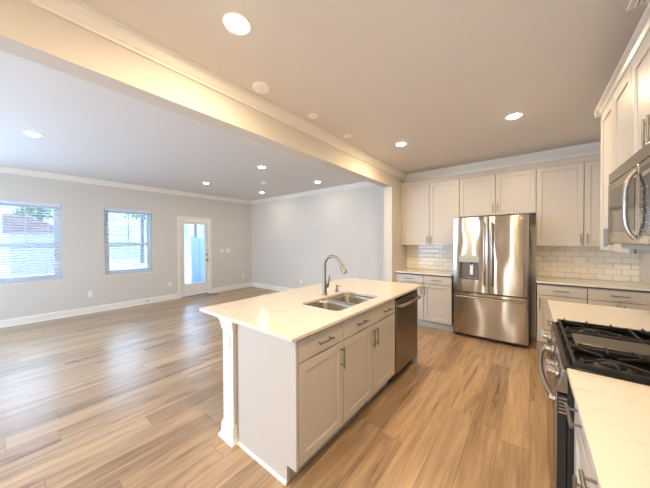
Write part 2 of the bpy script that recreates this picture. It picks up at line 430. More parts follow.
blind('white slatted blind on the wide left window, cut by the photo edge', *W1)
blind('white slatted blind on the narrower window beside the glazed door', *W2)

# glazed back door with its casing
cas = MB(); cw = .065
cas.box(XW, XW+.018, DR[0]-cw, DR[0]+.005, 0, DR[3]+cw); cas.box(XW, XW+.018, DR[1]-.005, DR[1]+cw, 0, DR[3]+cw); cas.box(XW, XW+.018, DR[0]+.005, DR[1]-.005, DR[3]-.005, DR[3]+cw)
cas.box(XW-.16, XW, DR[0], DR[0]+.02, 0, DR[3]); cas.box(XW-.16, XW, DR[1]-.02, DR[1], 0, DR[3]); cas.box(XW-.16, XW, DR[0]+.02, DR[1]-.02, DR[3]-.02, DR[3])
structure('trim_7', cas, 'trim_white', bevel=.002)
d = bpy.data.objects.new('door_1', None); C.objects.link(d); d.location = (XW-.03, DR[0]+.02, .02); d['kind'] = 'structure'
DW = DR[1]-DR[0]-.04
def ring(mb, x0, x1, y0, y1, z0, z1, iy0, iy1, iz0, iz1):
    mb.box(x0, x1, y0, iy0, z0, z1); mb.box(x0, x1, iy1, y1, z0, z1); mb.box(x0, x1, iy0, iy1, z0, iz0); mb.box(x0, x1, iy0, iy1, iz1, z1); return mb
emit_obj('door_slab', ring(MB(), -.035, .01, .003, DW-.003, .01, 1.998, .085, DW-.085, .31, 1.90), 'trim_white', d, bevel=.002)
emit_obj('glazing_frame', ring(MB(), -.04, .02, .065, DW-.065, .29, 1.92, .09, DW-.09, .315, 1.895), 'trim_white', d, bevel=.004)
emit_obj('pane', MB().box(-.032, -.028, .09, DW-.09, .315, 1.895), 'window_glass', d)
emit_obj('pane', MB().box(.004, .008, .09, DW-.09, .315, 1.895), 'window_glass', d)
mb = MB()
for i in range(62):
    z = .335 + i*.0248
    mb.prism([(-.018, z+.0018), (-.004, z-.0018), (-.004, z-.0008), (-.018, z+.0028)], .095, DW-.095, 'y')
emit_obj('enclosed_slats', mb, 'blind_white', d)
h = MB(); h.lathe([(.028, .010), (.028, .016), (.012, .02), (.010, .055), (.022, .058), (.027, .07), (.022, .084), (.004, .087)], (0, DW-.05, .93), 20, 'x')
emit_obj('door_handle', h, 'nickel', d, smooth=True)
h = MB(); h.lathe([(.028, .010), (.028, .02), (.024, .024), (.008, .024), (.007, .036)], (0, DW-.05, 1.07), 20, 'x')
emit_obj('deadbolt', h, 'nickel', d, smooth=True)
for z in (.22, .98, 1.78): emit_obj('hinge', MB().lathe([(.007, z), (.007, z+.09)], (.016, .0, 0), 10), 'nickel', d)
structure('trim_8', MB().prism([(XW-.16, 0), (XW+.05, 0), (XW+.045, .008), (XW-.03, .018), (XW-.16, .02)], DR[0]+.02, DR[1]-.02, 'y'), 'threshold_metal')

# ------------------------------------------------------------------ outdoors beyond the windows
structure('ground', MB().box(-40, XW-.17, -25, 30, -.35, -.15), 'lawn')
structure('patio', MB().box(-9.8, XW-.17, 2.0, 6.0, -.149, -.04), 'patio')
def tree(x, y, h, r, label, leafy=False, lean=0):
    t = thing('tree', label, 'tree', (x, y, -.15), 0, 'trees beyond the living room windows')
    mb = MB(); mb.tube([(0, 0, 0), (lean*.3, 0, h*.35), (lean*.6, .1, h*.7), (lean, 0, h)], [r, r*.8, r*.5, r*.15], 8)
    emit_obj('trunk', mb, 'bark', t, smooth=True)
    b = MB(); rnd = random.Random(int(x*100+y*7))
    for i in range(16):
        z = h*(.3+.65*i/16); a = rnd.uniform(0, 2*PI); ln = h*.13*(1-.5*i/16); p = Vector((lean*z/h, 0, z))
        q = p + Vector((math.cos(a)*ln*.5, math.sin(a)*ln*.5, ln*.35)); e2 = p + Vector((math.cos(a)*ln, math.sin(a)*ln, ln*.9))
        b.tube([p, q, e2], [r*.32, r*.2, r*.05], 6)
        for k in range(2):
            a2 = a + rnd.uniform(-1, 1); b.tube([q, q + Vector((math.cos(a2)*ln*.35, math.sin(a2)*ln*.35, ln*.4))], [r*.14, r*.04], 5)
    emit_obj('branches', b, 'bark', t)
    if leafy:
        f = MB()
        for i in range(900):
            z = h*(.35+.65*rnd.random()); rr = 1.25*(1.25-z/h)*math.sqrt(rnd.random()); a = rnd.uniform(0, 2*PI); s_ = .16
            c = Vector((math.cos(a)*rr, math.sin(a)*rr, z)); n1 = Vector((rnd.uniform(-1, 1), rnd.uniform(-1, 1), rnd.uniform(-1, 1))).normalized(); n2 = n1.orthogonal().normalized()
            vs = [f.bm.verts.new(c + n1*s_*p + n2*s_*q) for p, q in ((-1, 0), (0, -.6), (1, 0), (0, .6))]; f.bm.faces.new(vs)
        emit_obj('foliage', f, 'leaf', t, recalc=False)
    return t
tree(-24.5, 1.5, 9, .16, 'leafy tree left of centre behind the upper panes of the wide window', True)
tree(-24.5, -3.2, 8.5, .15, 'leafy tree at the outer edge of the wide window view', True)
tree(-23.0, 6.6, 9.5, .14, 'slim leafy tree seen through the narrower window', True, .3)
tree(-16.0, 7.4, 9, .11, 'bare slender tree at the left of the door glass', False, -.3)
tree(-13.0, 10.2, 9, .10, 'bare slender tree in the middle of the door glass', False, .3)
tree(-17.5, 12.6, 9, .12, 'bare slender tree at the right of the door glass', False, .2)
structure('trees_far', MB().box(-31, -30, -25, 30, -.15, 5.5), 'far_wood')
t = thing('neighbour_shed', 'low outbuilding with reddish sloping roof beyond the wide left window', 'shed', (-20.5, 1.15, -.15))
emit_obj('walls', MB().box(-1.2, 1.2, -.9, .9, 0, 2.1), 'siding', t)
emit_obj('roof', MB().prism([(-1.15, 2.1), (1.15, 2.1), (1.15, 2.2), (-.5, 2.95), (-1.15, 2.95)], -1.3, 1.3, 'x'), 'roof_red', t)
t = thing('privacy_fence_panel', 'pale blue board privacy panel on the patio beyond the glazed door', 'fence', (-9.2, 4.72, -.04))
mb = MB()
for i in range(6): mb.box(-.02, .02, -.52+i*.175, -.36+i*.175, .06, 1.62)
emit_obj('boards', mb, 'fence_blue', t, bevel=.004)
emit_obj('post', MB().box(-.05, .05, -.63, -.53, 0, 1.7), 'fence_blue', t, bevel=.004); emit_obj('post', MB().box(-.05, .05, .53, .63, 0, 1.7), 'fence_blue', t, bevel=.004)
emit_obj('rail', MB().box(-.05, -.02, -.53, .53, .3, .38), 'fence_blue', t); emit_obj('rail', MB().box(-.05, -.02, -.53, .53, 1.25, 1.33), 'fence_blue', t)

# ------------------------------------------------------------------ cabinets (local: width +x, front face y = 0 facing -y)
GAP = .0035
def pull(parent, x, y, z, ln, vertical, name='pull'):
    mb = MB(); r = .0055; off = .032; h = ln/2; k = h-.022
    if vertical:
        mb.tube([(x, y-off, z-h), (x, y-off, z+h)], r, 10)
        for s in (-k, k): mb.tube([(x, y, z+s), (x, y-off, z+s)], r*.85, 8)
    else:
        mb.tube([(x-h, y-off, z), (x+h, y-off, z)], r, 10)
        for s in (-k, k): mb.tube([(x+s, y, z), (x+s, y-off, z)], r*.85, 8)
    return emit_obj(name, mb, 'nickel', parent, smooth=True)
def shaker(mb, x0, x1, z0, z1, y=0., th=.019, st=.057, rec=.010):
    b = mb.bm
    def rect(x0, x1, z0, z1, y): return [b.verts.new(p) for p in ((x0, y, z0), (x1, y, z0), (x1, y, z1), (x0, y, z1))]
    O = rect(x0, x1, z0, z1, y); Bk = rect(x0, x1, z0, z1, y+th)
    I = rect(x0+st, x1-st, z0+st, z1-st, y); P = rect(x0+st+.003, x1-st-.003, z0+st+.003, z1-st-.003, y+rec)
    for i in range(4):
        j = (i+1) % 4
        b.faces.new([O[i], O[j], I[j], I[i]]); b.faces.new([I[i], I[j], P[j], P[i]]); b.faces.new([Bk[i], Bk[j], O[j], O[i]])
    b.faces.new(P); b.faces.new(Bk[::-1])
    return mb
def door(parent, x0, x1, z0, z1, hx=None, hz=None, ln=.15):
    o = emit_obj('cabinet_door', shaker(MB(), x0+GAP, x1-GAP, z0+GAP, z1-GAP), 'cabinet_paint', parent, bevel=.0012)
    if hx is not None: pull(o, hx, 0, hz, ln, True)
    return o
def drawer(parent, x0, x1, z0, z1, hxs, ln=.15, name='drawer'):
    o = emit_obj(name, MB().box(x0+GAP, x1-GAP, 0, .019, z0+GAP, z1-GAP), 'cabinet_paint', parent, bevel=.0015)
    for hx in hxs: pull(o, hx, 0, (z0+z1)/2+.004, ln, False)
    return o
def base_cab(label, loc, rz, wd, cols, dep=.58, ztop=.892, zd=.125, zs=.735, drw=None, kick='toe_kick', group=None, open_top=False):
    """cols: list of (x0, x1, side) doors with pull side; drw: list of (x0, x1, [pull xs])"""
    t = thing('base_cabinet', label, 'cabinet', loc, rz, group)
    mb = MB(); p = .018; y0 = .020
    if open_top:
        mb.box(.001, p, y0, dep, .114, ztop); mb.box(wd-p, wd-.001, y0, dep, .114, ztop); mb.box(p, wd-p, y0, dep, .114, .132); mb.box(p, wd-p, dep-.012, dep, .132, ztop)
        mb.box(p, wd-p, y0, y0+.018, .86, ztop)
    else: mb.box(.001, wd-.001, y0, dep, .114, ztop)
    emit_obj('cabinet_body', mb, 'gap_shade' , t)  # body coloured dark so the gaps between fronts look shaded
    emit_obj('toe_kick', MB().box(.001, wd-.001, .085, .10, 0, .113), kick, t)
    for x0, x1, side in cols:
        hx = None if side is None else (x0+.03 if side == 'l' else x1-.03)
        door(t, x0, x1, zd, zs, hx, zs-.105)
    for x0, x1, hs in (drw or []): drawer(t, x0, x1, zs, .872, hs)
    return t
def wall_cab(label, loc, rz, wd, cols, dep=.29, z0=1.365, z1=2.44, hz=None, group=None, endpanel=None):
    t = thing('wall_cabinet', label, 'cabinet', loc, rz, group)
    emit_obj('cabinet_body', MB().box(.001, wd-.001, .026, dep, z0, z1), 'cabinet_paint', t)
    emit_obj('gap_backing', MB().box(.003, wd-.003, .0195, .0255, z0+.002, z1-.002), 'gap_shade', t)  # dark slab added behind the doors to paint shade into their gaps
    for x0, x1, side in cols:
        hx = x0+.03 if side == 'l' else x1-.03
        door(t, x0, x1, z0, z1, hx, (hz or z0+.095), .13)
    return t

# ---- island
ISL_G = 'cabinet units of the kitchen island'
XF = -1.045
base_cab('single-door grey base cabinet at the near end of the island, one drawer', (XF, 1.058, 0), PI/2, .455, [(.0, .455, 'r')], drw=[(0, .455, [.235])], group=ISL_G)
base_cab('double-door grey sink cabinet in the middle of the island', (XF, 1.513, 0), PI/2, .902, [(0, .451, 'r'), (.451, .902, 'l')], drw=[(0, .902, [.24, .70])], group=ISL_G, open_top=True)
# dishwasher
t = thing('dishwasher', 'stainless steel dishwasher at the far end of the island', 'dishwasher', (XF, 2.419, 0), PI/2)
W = .612
emit_obj('tub', MB().box(.006, W-.006, .02, .575, .10, .885), 'black_side', t)
dd = emit_obj('dishwasher_door', MB().box(.004, W-.004, -.012, .018, .12, .848), 'stainless_dark', t, bevel=.004)
emit_obj('control_strip', MB().box(.004, W-.004, -.008, .018, .851, .880), 'black_gloss', t, bevel=.002)
mb = MB(); mb.tube([(.035, -.012, .795), (.038, -.045, .797), (.06, -.058, .80), (W/2, -.066, .80), (W-.06, -.058, .80), (W-.038, -.045, .797), (W-.035, -.012, .795)], [.012]*7, 12, flat=1.35)
emit_obj('door_handle', mb, 'chrome', dd, smooth=True)
emit_obj('badge', MB().lathe([(.013, -.0135), (.013, -.011)], (.50, 0, .20), 18, 'y'), 'badge', dd)
emit_obj('kick_panel', MB().box(.01, W-.01, .07, .08, .005, .10), 'black_side', t)
# end panels, back panel, posts
mb = MB(); mb.prism([(-1.632, 0), (-1.128, 0), (-1.128, .114), (-1.048, .114), (-1.048, .891), (-1.632, .891)], 1.039, 1.057, 'y')
tag(emit_obj('island_end_panel', mb, 'cabinet_paint', bevel=.001), 'plain grey panel closing the near end of the island beside the white post', 'panel')
mb = MB(); mb.prism([(-1.632, 0), (-1.035, 0), (-1.035, .891), (-1.632, .891)], 3.033, 3.056, 'y')
tag(emit_obj('island_end_panel', mb, 'cabinet_paint', bevel=.001), 'grey panel closing the far end of the island beyond the dishwasher', 'panel')
tag(emit_obj('island_back_panel', MB().box(-1.672, -1.654, 1.175, 2.925, 0, .891), 'cabinet_paint'), 'grey panel along the seating side of the island', 'panel')
tag(emit_obj('shoe_moulding', MB().prism([(1.039, 0), (1.026, 0), (1.028, .012), (1.036, .018), (1.039, .018)], -1.628, -1.128, 'x'), 'trim_white'), 'thin white shoe moulding along the foot of the near island end panel', 'moulding')
def post(y, f, label):
    t = thing('island_post', label, 'post', (-1.725, y, 0), 0, 'square white posts under the island worktop')
    # front face towards -f side
    a = .066
    emit_obj('shaft', MB().box(-a, a, -a, a, .125, .885), 'trim_white', t, bevel=.002)
    mb = MB(); mb.loft([[(-q, -q, z), (q, -q, z), (q, q, z), (-q, q, z)] for q, z in ((a+.030, 0), (a+.030, .012), (a+.014, .034), (a+.012, .040), (a+.012, .100), (a+.004, .118), (a+.0005, .125))])
    emit_obj('plinth', mb, 'trim_white', t, bevel=.001)
    mb = MB(); mb.loft([[(-q, -q, z), (q, -q, z), (q, q, z), (-q, q, z)] for q, z in ((a+.001, .800), (a+.008, .806), (a+.008, .824), (a+.012, .836), (a+.012, .852), (a+.022, .872), (a+.022, .8905))])
    emit_obj('capital', mb, 'trim_white', t, bevel=.001)
    return t
post(1.082, 1, 'white square post holding up the near left corner of the island worktop')
post(3.018, 1, 'white square post at the far seating-side corner of the island')
# worktop with sink cut-out
SX0, SX1, SY0, SY1 = -1.535, -1.135, 1.575, 2.275
mb = MB(); mb.plate_holes([(-2.074, .978), (-1.013, .978), (-1.013, 3.146), (-2.074, 3.146)], [rrect(SX0, SX1, SY0, SY1, .055)], .892, .914)
tag(emit_obj('island_worktop', mb, 'quartz', bevel=.0015), 'cream quartz worktop of the island with an undermount sink cut-out', 'worktop')
# sink
t = thing('double_sink', 'stainless double bowl sink set under the island worktop', 'sink', (0, 0, 0))
t.location = ((SX0+SX1)/2, (SY0+SY1)/2, .70); ox, oy, oz = t.location
def S_(mb): bmesh.ops.translate(mb.bm, verts=mb.bm.verts, vec=(-ox, -oy, -oz)); return mb
ym = 1.925
bowls = [(SX0-.004, SX1+.004, SY0-.004, ym-.012, .712), (SX0-.004, SX1+.004, ym+.012, SY1+.004, .712)]
mb = MB(); mb.plate_holes(rrect(SX0-.03, SX1+.03, SY0-.03, SY1+.03, .06), [rrect(b_[0], b_[1], b_[2], b_[3], .05) for b_ in bowls], .8885, .8915)
emit_obj('rim', S_(mb), 'stainless_sink', t)
for a0, a1, b0, b1, zb in bowls:
    lo = []
    for ins, z, r in ((0, .8885, .05), (.004, .86, .05), (.010, .76, .05), (.016, .728, .05), (.030, zb+.002, .045), (.06, zb, .04)):
        lo.append([(x, y, z) for x, y in rrect(a0+ins, a1-ins, b0+ins, b1-ins, r)])
    mb = MB(); mb.loft(lo, cap0=False, cap1=True)
    bo = emit_obj('bowl', S_(mb), 'stainless_sink', t, smooth=True)
    so = bo.modifiers.new('sheet', 'SOLIDIFY'); so.thickness = .0015; so.offset = 1
    mb = MB(); mb.lathe([(.042, zb+.0015), (.040, zb+.005), (.030, zb+.003), (.004, zb+.0025)], ((a0+a1)/2, (b0+b1)/2, 0), 24)
    emit_obj('drain', S_(mb), 'chrome', bo, smooth=True)
# tap
t = thing('kitchen_faucet', 'brushed nickel pull-down tap with a tall arched spout behind the sink', 'faucet', (-1.592, 1.985, .914), 0)
mb = MB(); mb.lathe([(.029, 0), (.029, .006), (.024, .012), (.023, .03), (.022, .10), (.019, .135), (.0135, .16)], (0, 0, 0), 24)
emit_obj('tap_body', mb, 'nickel', t, smooth=True)
pth = [(0, 0, .15), (0, 0, .28)]
R = .098
for i in range(0, 13): 
    a = PI - i*(PI*.86)/12; pth.append((R + R*math.cos(a), 0, .288 + R*1.02*math.sin(a)))
emit_obj('spout', MB().tube(pth, .0145, 14), 'nickel', t, smooth=True)
e0 = Vector(pth[-1]); dr = (Vector(pth[-1]) - Vector(pth[-2])).normalized()
mb = MB(); mb.tube([e0, e0+dr*.02, e0+dr*.03, e0+dr*.10, e0+dr*.115], [.015, .0165, .019, .026, .024], 16)
emit_obj('spray_head', mb, 'nickel', t, smooth=True)
mb = MB(); mb.tube([(0, .012, .085), (0, .052, .085)], [.019, .017], 14); mb.tube([(0, .044, .085), (.004, .056, .11), (.006, .064, .145), (.008, .068, .185)], [.012, .010, .008, .008], 10)
emit_obj('lever_handle', mb, 'nickel', t, smooth=True)
t = thing('soap_dispenser', 'short nickel soap dispenser pump to the right of the tap', 'soap dispenser', (-1.600, 2.20, .914))
emit_obj('collar', MB().lathe([(.021, 0), (.021, .005), (.015, .010), (.0135, .035), (.010, .04)], (0, 0, 0), 18), 'nickel', t, smooth=True)
mb = MB(); mb.lathe([(.008, .035), (.008, .055), (.013, .057), (.013, .068), (.004, .07)], (0, 0, 0), 16); mb.tube([(0, 0, .062), (.05, 0, .060), (.056, 0, .052)], [.006, .005, .0045], 10)
emit_obj('pump_head', mb, 'nickel', t, smooth=True)

# ---- back wall run
BG = 'grey base cabinets along the kitchen back wall'
YF = 4.340
base_cab('grey base cabinet in the corner against the wing wall', (-1.862, YF, 0), 0, .479, [(0, .479, 'r')], drw=[(0, .479, [.24])], group=BG, dep=.575, kick='cabinet_paint')
base_cab('grey base cabinet directly left of the refrigerator', (-1.383, YF, 0), 0, .432, [(0, .432, 'l')], drw=[(0, .432, [.215])], group=BG, dep=.575, kick='cabinet_paint')
base_cab('grey base cabinet directly right of the refrigerator', (.068, YF, 0), 0, .466, [(0, .466, 'l')], drw=[(0, .466, [.233])], group=BG, dep=.575, kick='cabinet_paint')
base_cab('grey base cabinet in the right corner, half hidden behind the cooktop counter', (.534, YF, 0), 0, .518, [(0, .259, 'r'), (.259, .518, 'l')], drw=[(0, .518, [.259])], group=BG, dep=.575, kick='cabinet_paint')
tag(emit_obj('filler_strip', MB().box(XH+.001, -1.863, YF+.001, YF+.57, 0, .891), 'cabinet_paint'), 'narrow grey filler strip between the wing wall and corner base cabinet', 'filler strip')
tag(emit_obj('worktop', MB().box(XH+.001, -.947, 4.315, YK-.011, .892, .914), 'quartz', bevel=.0015), 'short cream quartz worktop left of the refrigerator', 'worktop')
tag(emit_obj('worktop', MB().box(.062, XJ-.001, 4.315, YK-.011, .892, .914), 'quartz', bevel=.0015), 'cream quartz worktop on the back wall right of the refrigerator', 'worktop')
tag(emit_obj('subway_backsplash', MB().box(XH+.001, -.93, YK-.010, YK-.001, .9145, 1.364), 'subway_tile'), 'glossy cream subway tile backsplash left of the refrigerator', 'backsplash')
tag(emit_obj('subway_backsplash', MB().box(.07, XJ-.001, YK-.010, YK-.001, .9145, 1.364), 'subway_tile'), 'glossy cream subway tile backsplash right of the refrigerator', 'backsplash')
WG = 'grey wall cabinets along the kitchen back wall'
YU = 4.640
wall_cab('tall two-door wall cabinet left of the refrigerator by the wing wall', (-1.866, YU, 0), 0, .960, [(0, .489, 'r'), (.489, .960, 'l')], group=WG, dep=.289)
wall_cab('short two-door wall cabinet above the refrigerator', (-.905, YU, 0), 0, .966, [(0, .493, 'r'), (.493, .966, 'l')], z0=1.825, hz=1.93, group=WG, dep=.289)
wall_cab('tall two-door wall cabinet right of the refrigerator', (.062, YU, 0), 0, .947, [(0, .473, 'r'), (.473, .947, 'l')], group=WG, dep=.289)
tag(emit_obj('filler_strip', MB().box(XH+.001, -1.867, YU+.004, YK-.001, 1.365, 2.44), 'cabinet_paint'), 'narrow grey filler strip between the wing wall and wall cabinets', 'filler strip')
def cornice(parent_pts, a, b, axis, out, face, z, h=.07, p=.038):
    prof = [(-.02, 0), (.004, 0), (.004, .014), (.012, .020), (.020, .040), (.034, .052), (p, .056), (p, h), (-.02, h)]
    return MB().prism([(face+out*d, z+q) for d, q in prof], a, b, axis)
tag(emit_obj('cabinet_cornice', cornice(0, XH+.001, XJ-.001, 'x', -1, YU+.006, 2.4405), 'cabinet_paint'), 'long grey cornice along the top of the back wall cabinets', 'moulding')

# refrigerator
t = thing('refrigerator', 'stainless French door refrigerator with dispenser and bottom freezer', 'refrigerator', (-.466, 4.30, 0))
hw = .452
emit_obj('case', MB().box(-hw+.008, hw-.008, .062, .600, .02, 1.775), 'fridge_side', t, bevel=.004)
emit_obj('hinge_cover', MB().box(-hw+.02, -hw+.13, .01, .14, 1.776, 1.792), 'fridge_side', t, bevel=.004); emit_obj('hinge_cover', MB().box(hw-.13, hw-.02, .01, .14, 1.776, 1.792), 'fridge_side', t, bevel=.004)
def bowed(x0, x1, z0, z1, hole=None, n=12, bow=.006):
    """door slab with a gently bowed front; hole = rectangular recess (xa, xb, za, zb)"""
    mb = MB(); b = mb.bm
    xs = sorted(set([x0+(x1-x0)*i/n for i in range(n+1)] + ([hole[0], hole[1]] if hole else [])))
    zs = [z0, z1] if not hole else [z0, hole[2], hole[3], z1]
    f = lambda x: -bow*(1-((x-(x0+x1)/2)/((x1-x0)/2))**4)
    V = [[b.verts.new((x, f(x), z)) for z in zs] for x in xs]
    Bk = [[b.verts.new((x, .055, z)) for z in (z0, z1)] for x in xs]
    for i in range(len(xs)-1):
        for j in range(len(zs)-1):
            if hole and j == 1 and hole[0]-1e-6 <= xs[i] and xs[i+1] <= hole[1]+1e-6: continue
            b.faces.new([V[i][j], V[i+1][j], V[i+1][j+1], V[i][j+1]])
        b.faces.new([Bk[i][0], Bk[i][1], Bk[i+1][1], Bk[i+1][0]])
        b.faces.new([V[i][0], Bk[i][0], Bk[i+1][0], V[i+1][0]]); b.faces.new([V[i][-1], V[i+1][-1], Bk[i+1][1], Bk[i][1]])
    for e_ in (0, -1): b.faces.new(V[e_] + [Bk[e_][1], Bk[e_][0]])
    if hole:
        ia = xs.index(hole[0]); ib = xs.index(hole[1]); rim = []
        rim = [V[i][1] for i in range(ia, ib+1)] + [V[i][2] for i in range(ib, ia-1, -1)]
        inner = [b.verts.new((v.co.x, .045, v.co.z)) for v in rim]
        k = len(rim)
        for i in range(k): b.faces.new([rim[i], rim[(i+1) % k], inner[(i+1) % k], inner[i]])
        b.faces.new(inner)
    return mb
hx0, hx1 = -.376, -.116
ld = emit_obj('fridge_door', bowed(-hw, -.003, .690, 1.785, (hx0, hx1, .87, 1.225)), 'stainless', t, smooth=True)
rd = emit_obj('fridge_door', bowed(.003, hw, .690, 1.785), 'stainless', t, smooth=True)
fz = emit_obj('freezer_drawer', bowed(-hw, hw, .055, .672), 'stainless', t, smooth=True)
def vhandle(par, x, z0, z1):
    mb = MB(); mb.tube([(x, -.006, z0+.01), (x, -.046, z0+.02), (x, -.052, z0+.06), (x, -.052, z1-.06), (x, -.046, z1-.02), (x, -.006, z1-.01)], .014, 12, flat=.6)
    emit_obj('door_handle', mb, 'chrome', par, smooth=True)
vhandle(ld, -.045, .79, 1.70); vhandle(rd, .045, .79, 1.70)
mb = MB(); mb.tube([(-.40, -.006, .615), (-.395, -.048, .617), (-.36, -.056, .618), (.36, -.056, .618), (.395, -.048, .617), (.40, -.006, .615)], .015, 12, flat=.8)
emit_obj('door_handle', mb, 'chrome', fz, smooth=True)
mat('dispenser_grey', (.13, .125, .12), .35, .3); mat('display_steel', (.40, .385, .36), .35, .2)
emit_obj('dispenser_panel', MB().box(hx0, hx1, -.014, .040, 1.125, 1.225), 'display_steel', ld, bevel=.002)
emit_obj('dispenser_cavity', ring(MB(), 0, 0, 0, 0, 0, 0, 0, 0, 0, 0) if False else MB().box(hx0+.004, hx1-.004, .034, .042, .895, 1.12), 'dispenser_grey', ld)
mb = MB(); mb.box(hx0, hx0+.014, -.010, .040, .872, 1.124); mb.box(hx1-.014, hx1, -.010, .040, .872, 1.124); mb.box(hx0, hx1, -.012, .04, .872, .890)
emit_obj('dispenser_frame', mb, 'dispenser_grey', ld, bevel=.002)
emit_obj('water_paddle', MB().prism([(.004, .945), (.014, .94), (.030, 1.10), (.020, 1.11)], -.232, -.192, 'x'), 'plate_white', ld, bevel=.002)
emit_obj('nozzle', MB().lathe([(.016, 1.122), (.016, 1.10), (.009, 1.085)], (-.212, .018, 0), 14), 'black_side', ld)
emit_obj('badge', MB().lathe([(.017, -.0125), (.017, -.009)], (.375, 0, 1.735), 20, 'y'), 'badge', rd)
emit_obj('kick_grille', MB().box(-hw+.01, hw-.01, .045, .06, .012, .052), 'black_side', t)
for x in (-.38, .38): emit_obj('foot', MB().lathe([(.022, 0), (.022, .02)], (x, .12, 0), 12), 'rubber', t)

# ---- right run: worktops, drawer units, range, microwave
RG = 'grey base cabinets along the range wall'
XB = .143
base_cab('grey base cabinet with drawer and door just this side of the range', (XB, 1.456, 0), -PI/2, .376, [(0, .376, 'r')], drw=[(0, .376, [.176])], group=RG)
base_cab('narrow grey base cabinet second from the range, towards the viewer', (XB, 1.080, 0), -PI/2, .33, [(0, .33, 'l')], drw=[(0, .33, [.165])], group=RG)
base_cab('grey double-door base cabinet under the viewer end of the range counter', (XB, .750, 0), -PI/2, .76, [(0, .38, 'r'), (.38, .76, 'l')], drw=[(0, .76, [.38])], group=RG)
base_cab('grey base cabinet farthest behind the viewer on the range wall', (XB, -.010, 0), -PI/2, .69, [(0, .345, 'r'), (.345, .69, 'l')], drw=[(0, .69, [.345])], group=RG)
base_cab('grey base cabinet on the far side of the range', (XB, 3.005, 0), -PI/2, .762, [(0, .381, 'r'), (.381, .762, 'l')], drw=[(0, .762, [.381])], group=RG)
tag(emit_obj('worktop', MB().box(.121, XR-.011, -.70, 1.461, .892, .914), 'quartz', bevel=.0015), 'cream quartz worktop in the right foreground, this side of the range', 'worktop')
tag(emit_obj('worktop', MB().box(.121, XR-.011, 2.241, 3.015, .892, .914), 'quartz', bevel=.0015), 'cream quartz worktop on the far side of the black cooktop', 'worktop')
tag(emit_obj('subway_backsplash', MB().box(XR-.010, XR-.001, -.70, 3.015, .9145, 1.364), 'subway_tile_side'), 'glossy cream subway tile backsplash behind the range', 'backsplash')
# range
t = thing('gas_range', 'stainless slide-in gas range with black cooktop between two worktops', 'range', (.10, 1.851, 0), 0)
y0, y1 = -.382, .382
emit_obj('range_body', MB().box(.024, .655, y0+.004, y1-.004, .06, .900), 'black_side', t, bevel=.003)
ct = MB(); ct.box(.010, .66, y0, y1, .902, .908)
ct.box(.010, .030, y0, y1, .908, .9165); ct.box(.64, .66, y0, y1, .908, .925); ct.box(.030, .64, y0, y0+.012, .908, .9165); ct.box(.030, .64, y1-.012, y1, .908, .9165)
cto = emit_obj('cooktop', ct, 'black_enamel', t, bevel=.003)
emit_obj('control_panel', MB().prism([(.012, .900), (-.012, .800), (.026, .800), (.026, .900)], y0, y1, 'y'), 'stainless_dark', t, bevel=.002)
for i, y in enumerate((-.30, -.225, 0, .225, .30)):
    mb = MB(); c = Vector((-.002, y, .852)); dx = Vector((-1, 0, .22)).normalized()
    mb.tube([c, c+dx*.008, c+dx*.010, c+dx*.034, c+dx*.037], [.026, .025, .020, .018, .013], 18)
    k = emit_obj('knob', mb, 'chrome', t, smooth=True)
    s_ = dx.cross(Vector((0, 1, 0))); mb = MB(); a = c+dx*.036
    mb.tube([a - s_*.017, a + s_*.017], [.0045, .0045], 8); emit_obj('knob_grip', mb, 'chrome', k, smooth=True)
od = emit_obj('oven_door', MB().box(-.008, .022, y0+.003, y1-.003, .235, .790), 'black_side', t, bevel=.002)
emit_obj('door_skin', MB().box(-.012, -.0082, y0+.003, y1-.003, .235, .790), 'stainless_dark', od, bevel=.001)
emit_obj('oven_window', MB().box(-.0135, -.011, y0+.11, y1-.11, .34, .66), 'black_gloss', od, bevel=.001)
pts = []
for i in range(13):
    u = -1+2*i/12; pts.append((-.018-.036*(1-u*u)**.8, u*.352, .752))
mb = MB(); mb.tube(pts, .0115, 12); mb.tube([(-.010, -.352, .752), (-.03, -.345, .752)], .012, 10); mb.tube([(-.010, .352, .752), (-.03, .345, .752)], .012, 10)
emit_obj('door_handle', mb, 'chrome', od, smooth=True)
mb = MB()
for i in range(5): mb.box(-.004, .022, y0-.0005, y0+.006, .712+i*.015, .720+i*.015)
emit_obj('side_vent', mb, 'chrome', od)
emit_obj('storage_drawer', MB().box(-.009, .022, y0+.003, y1-.003, .075, .228), 'stainless_dark', t, bevel=.004)
for yy in (y0+.06, y1-.06):
    for xx in (.08, .58): emit_obj('leveling_leg', MB().lathe([(.018, 0), (.018, .06)], (xx, yy, 0), 10), 'rubber', t)
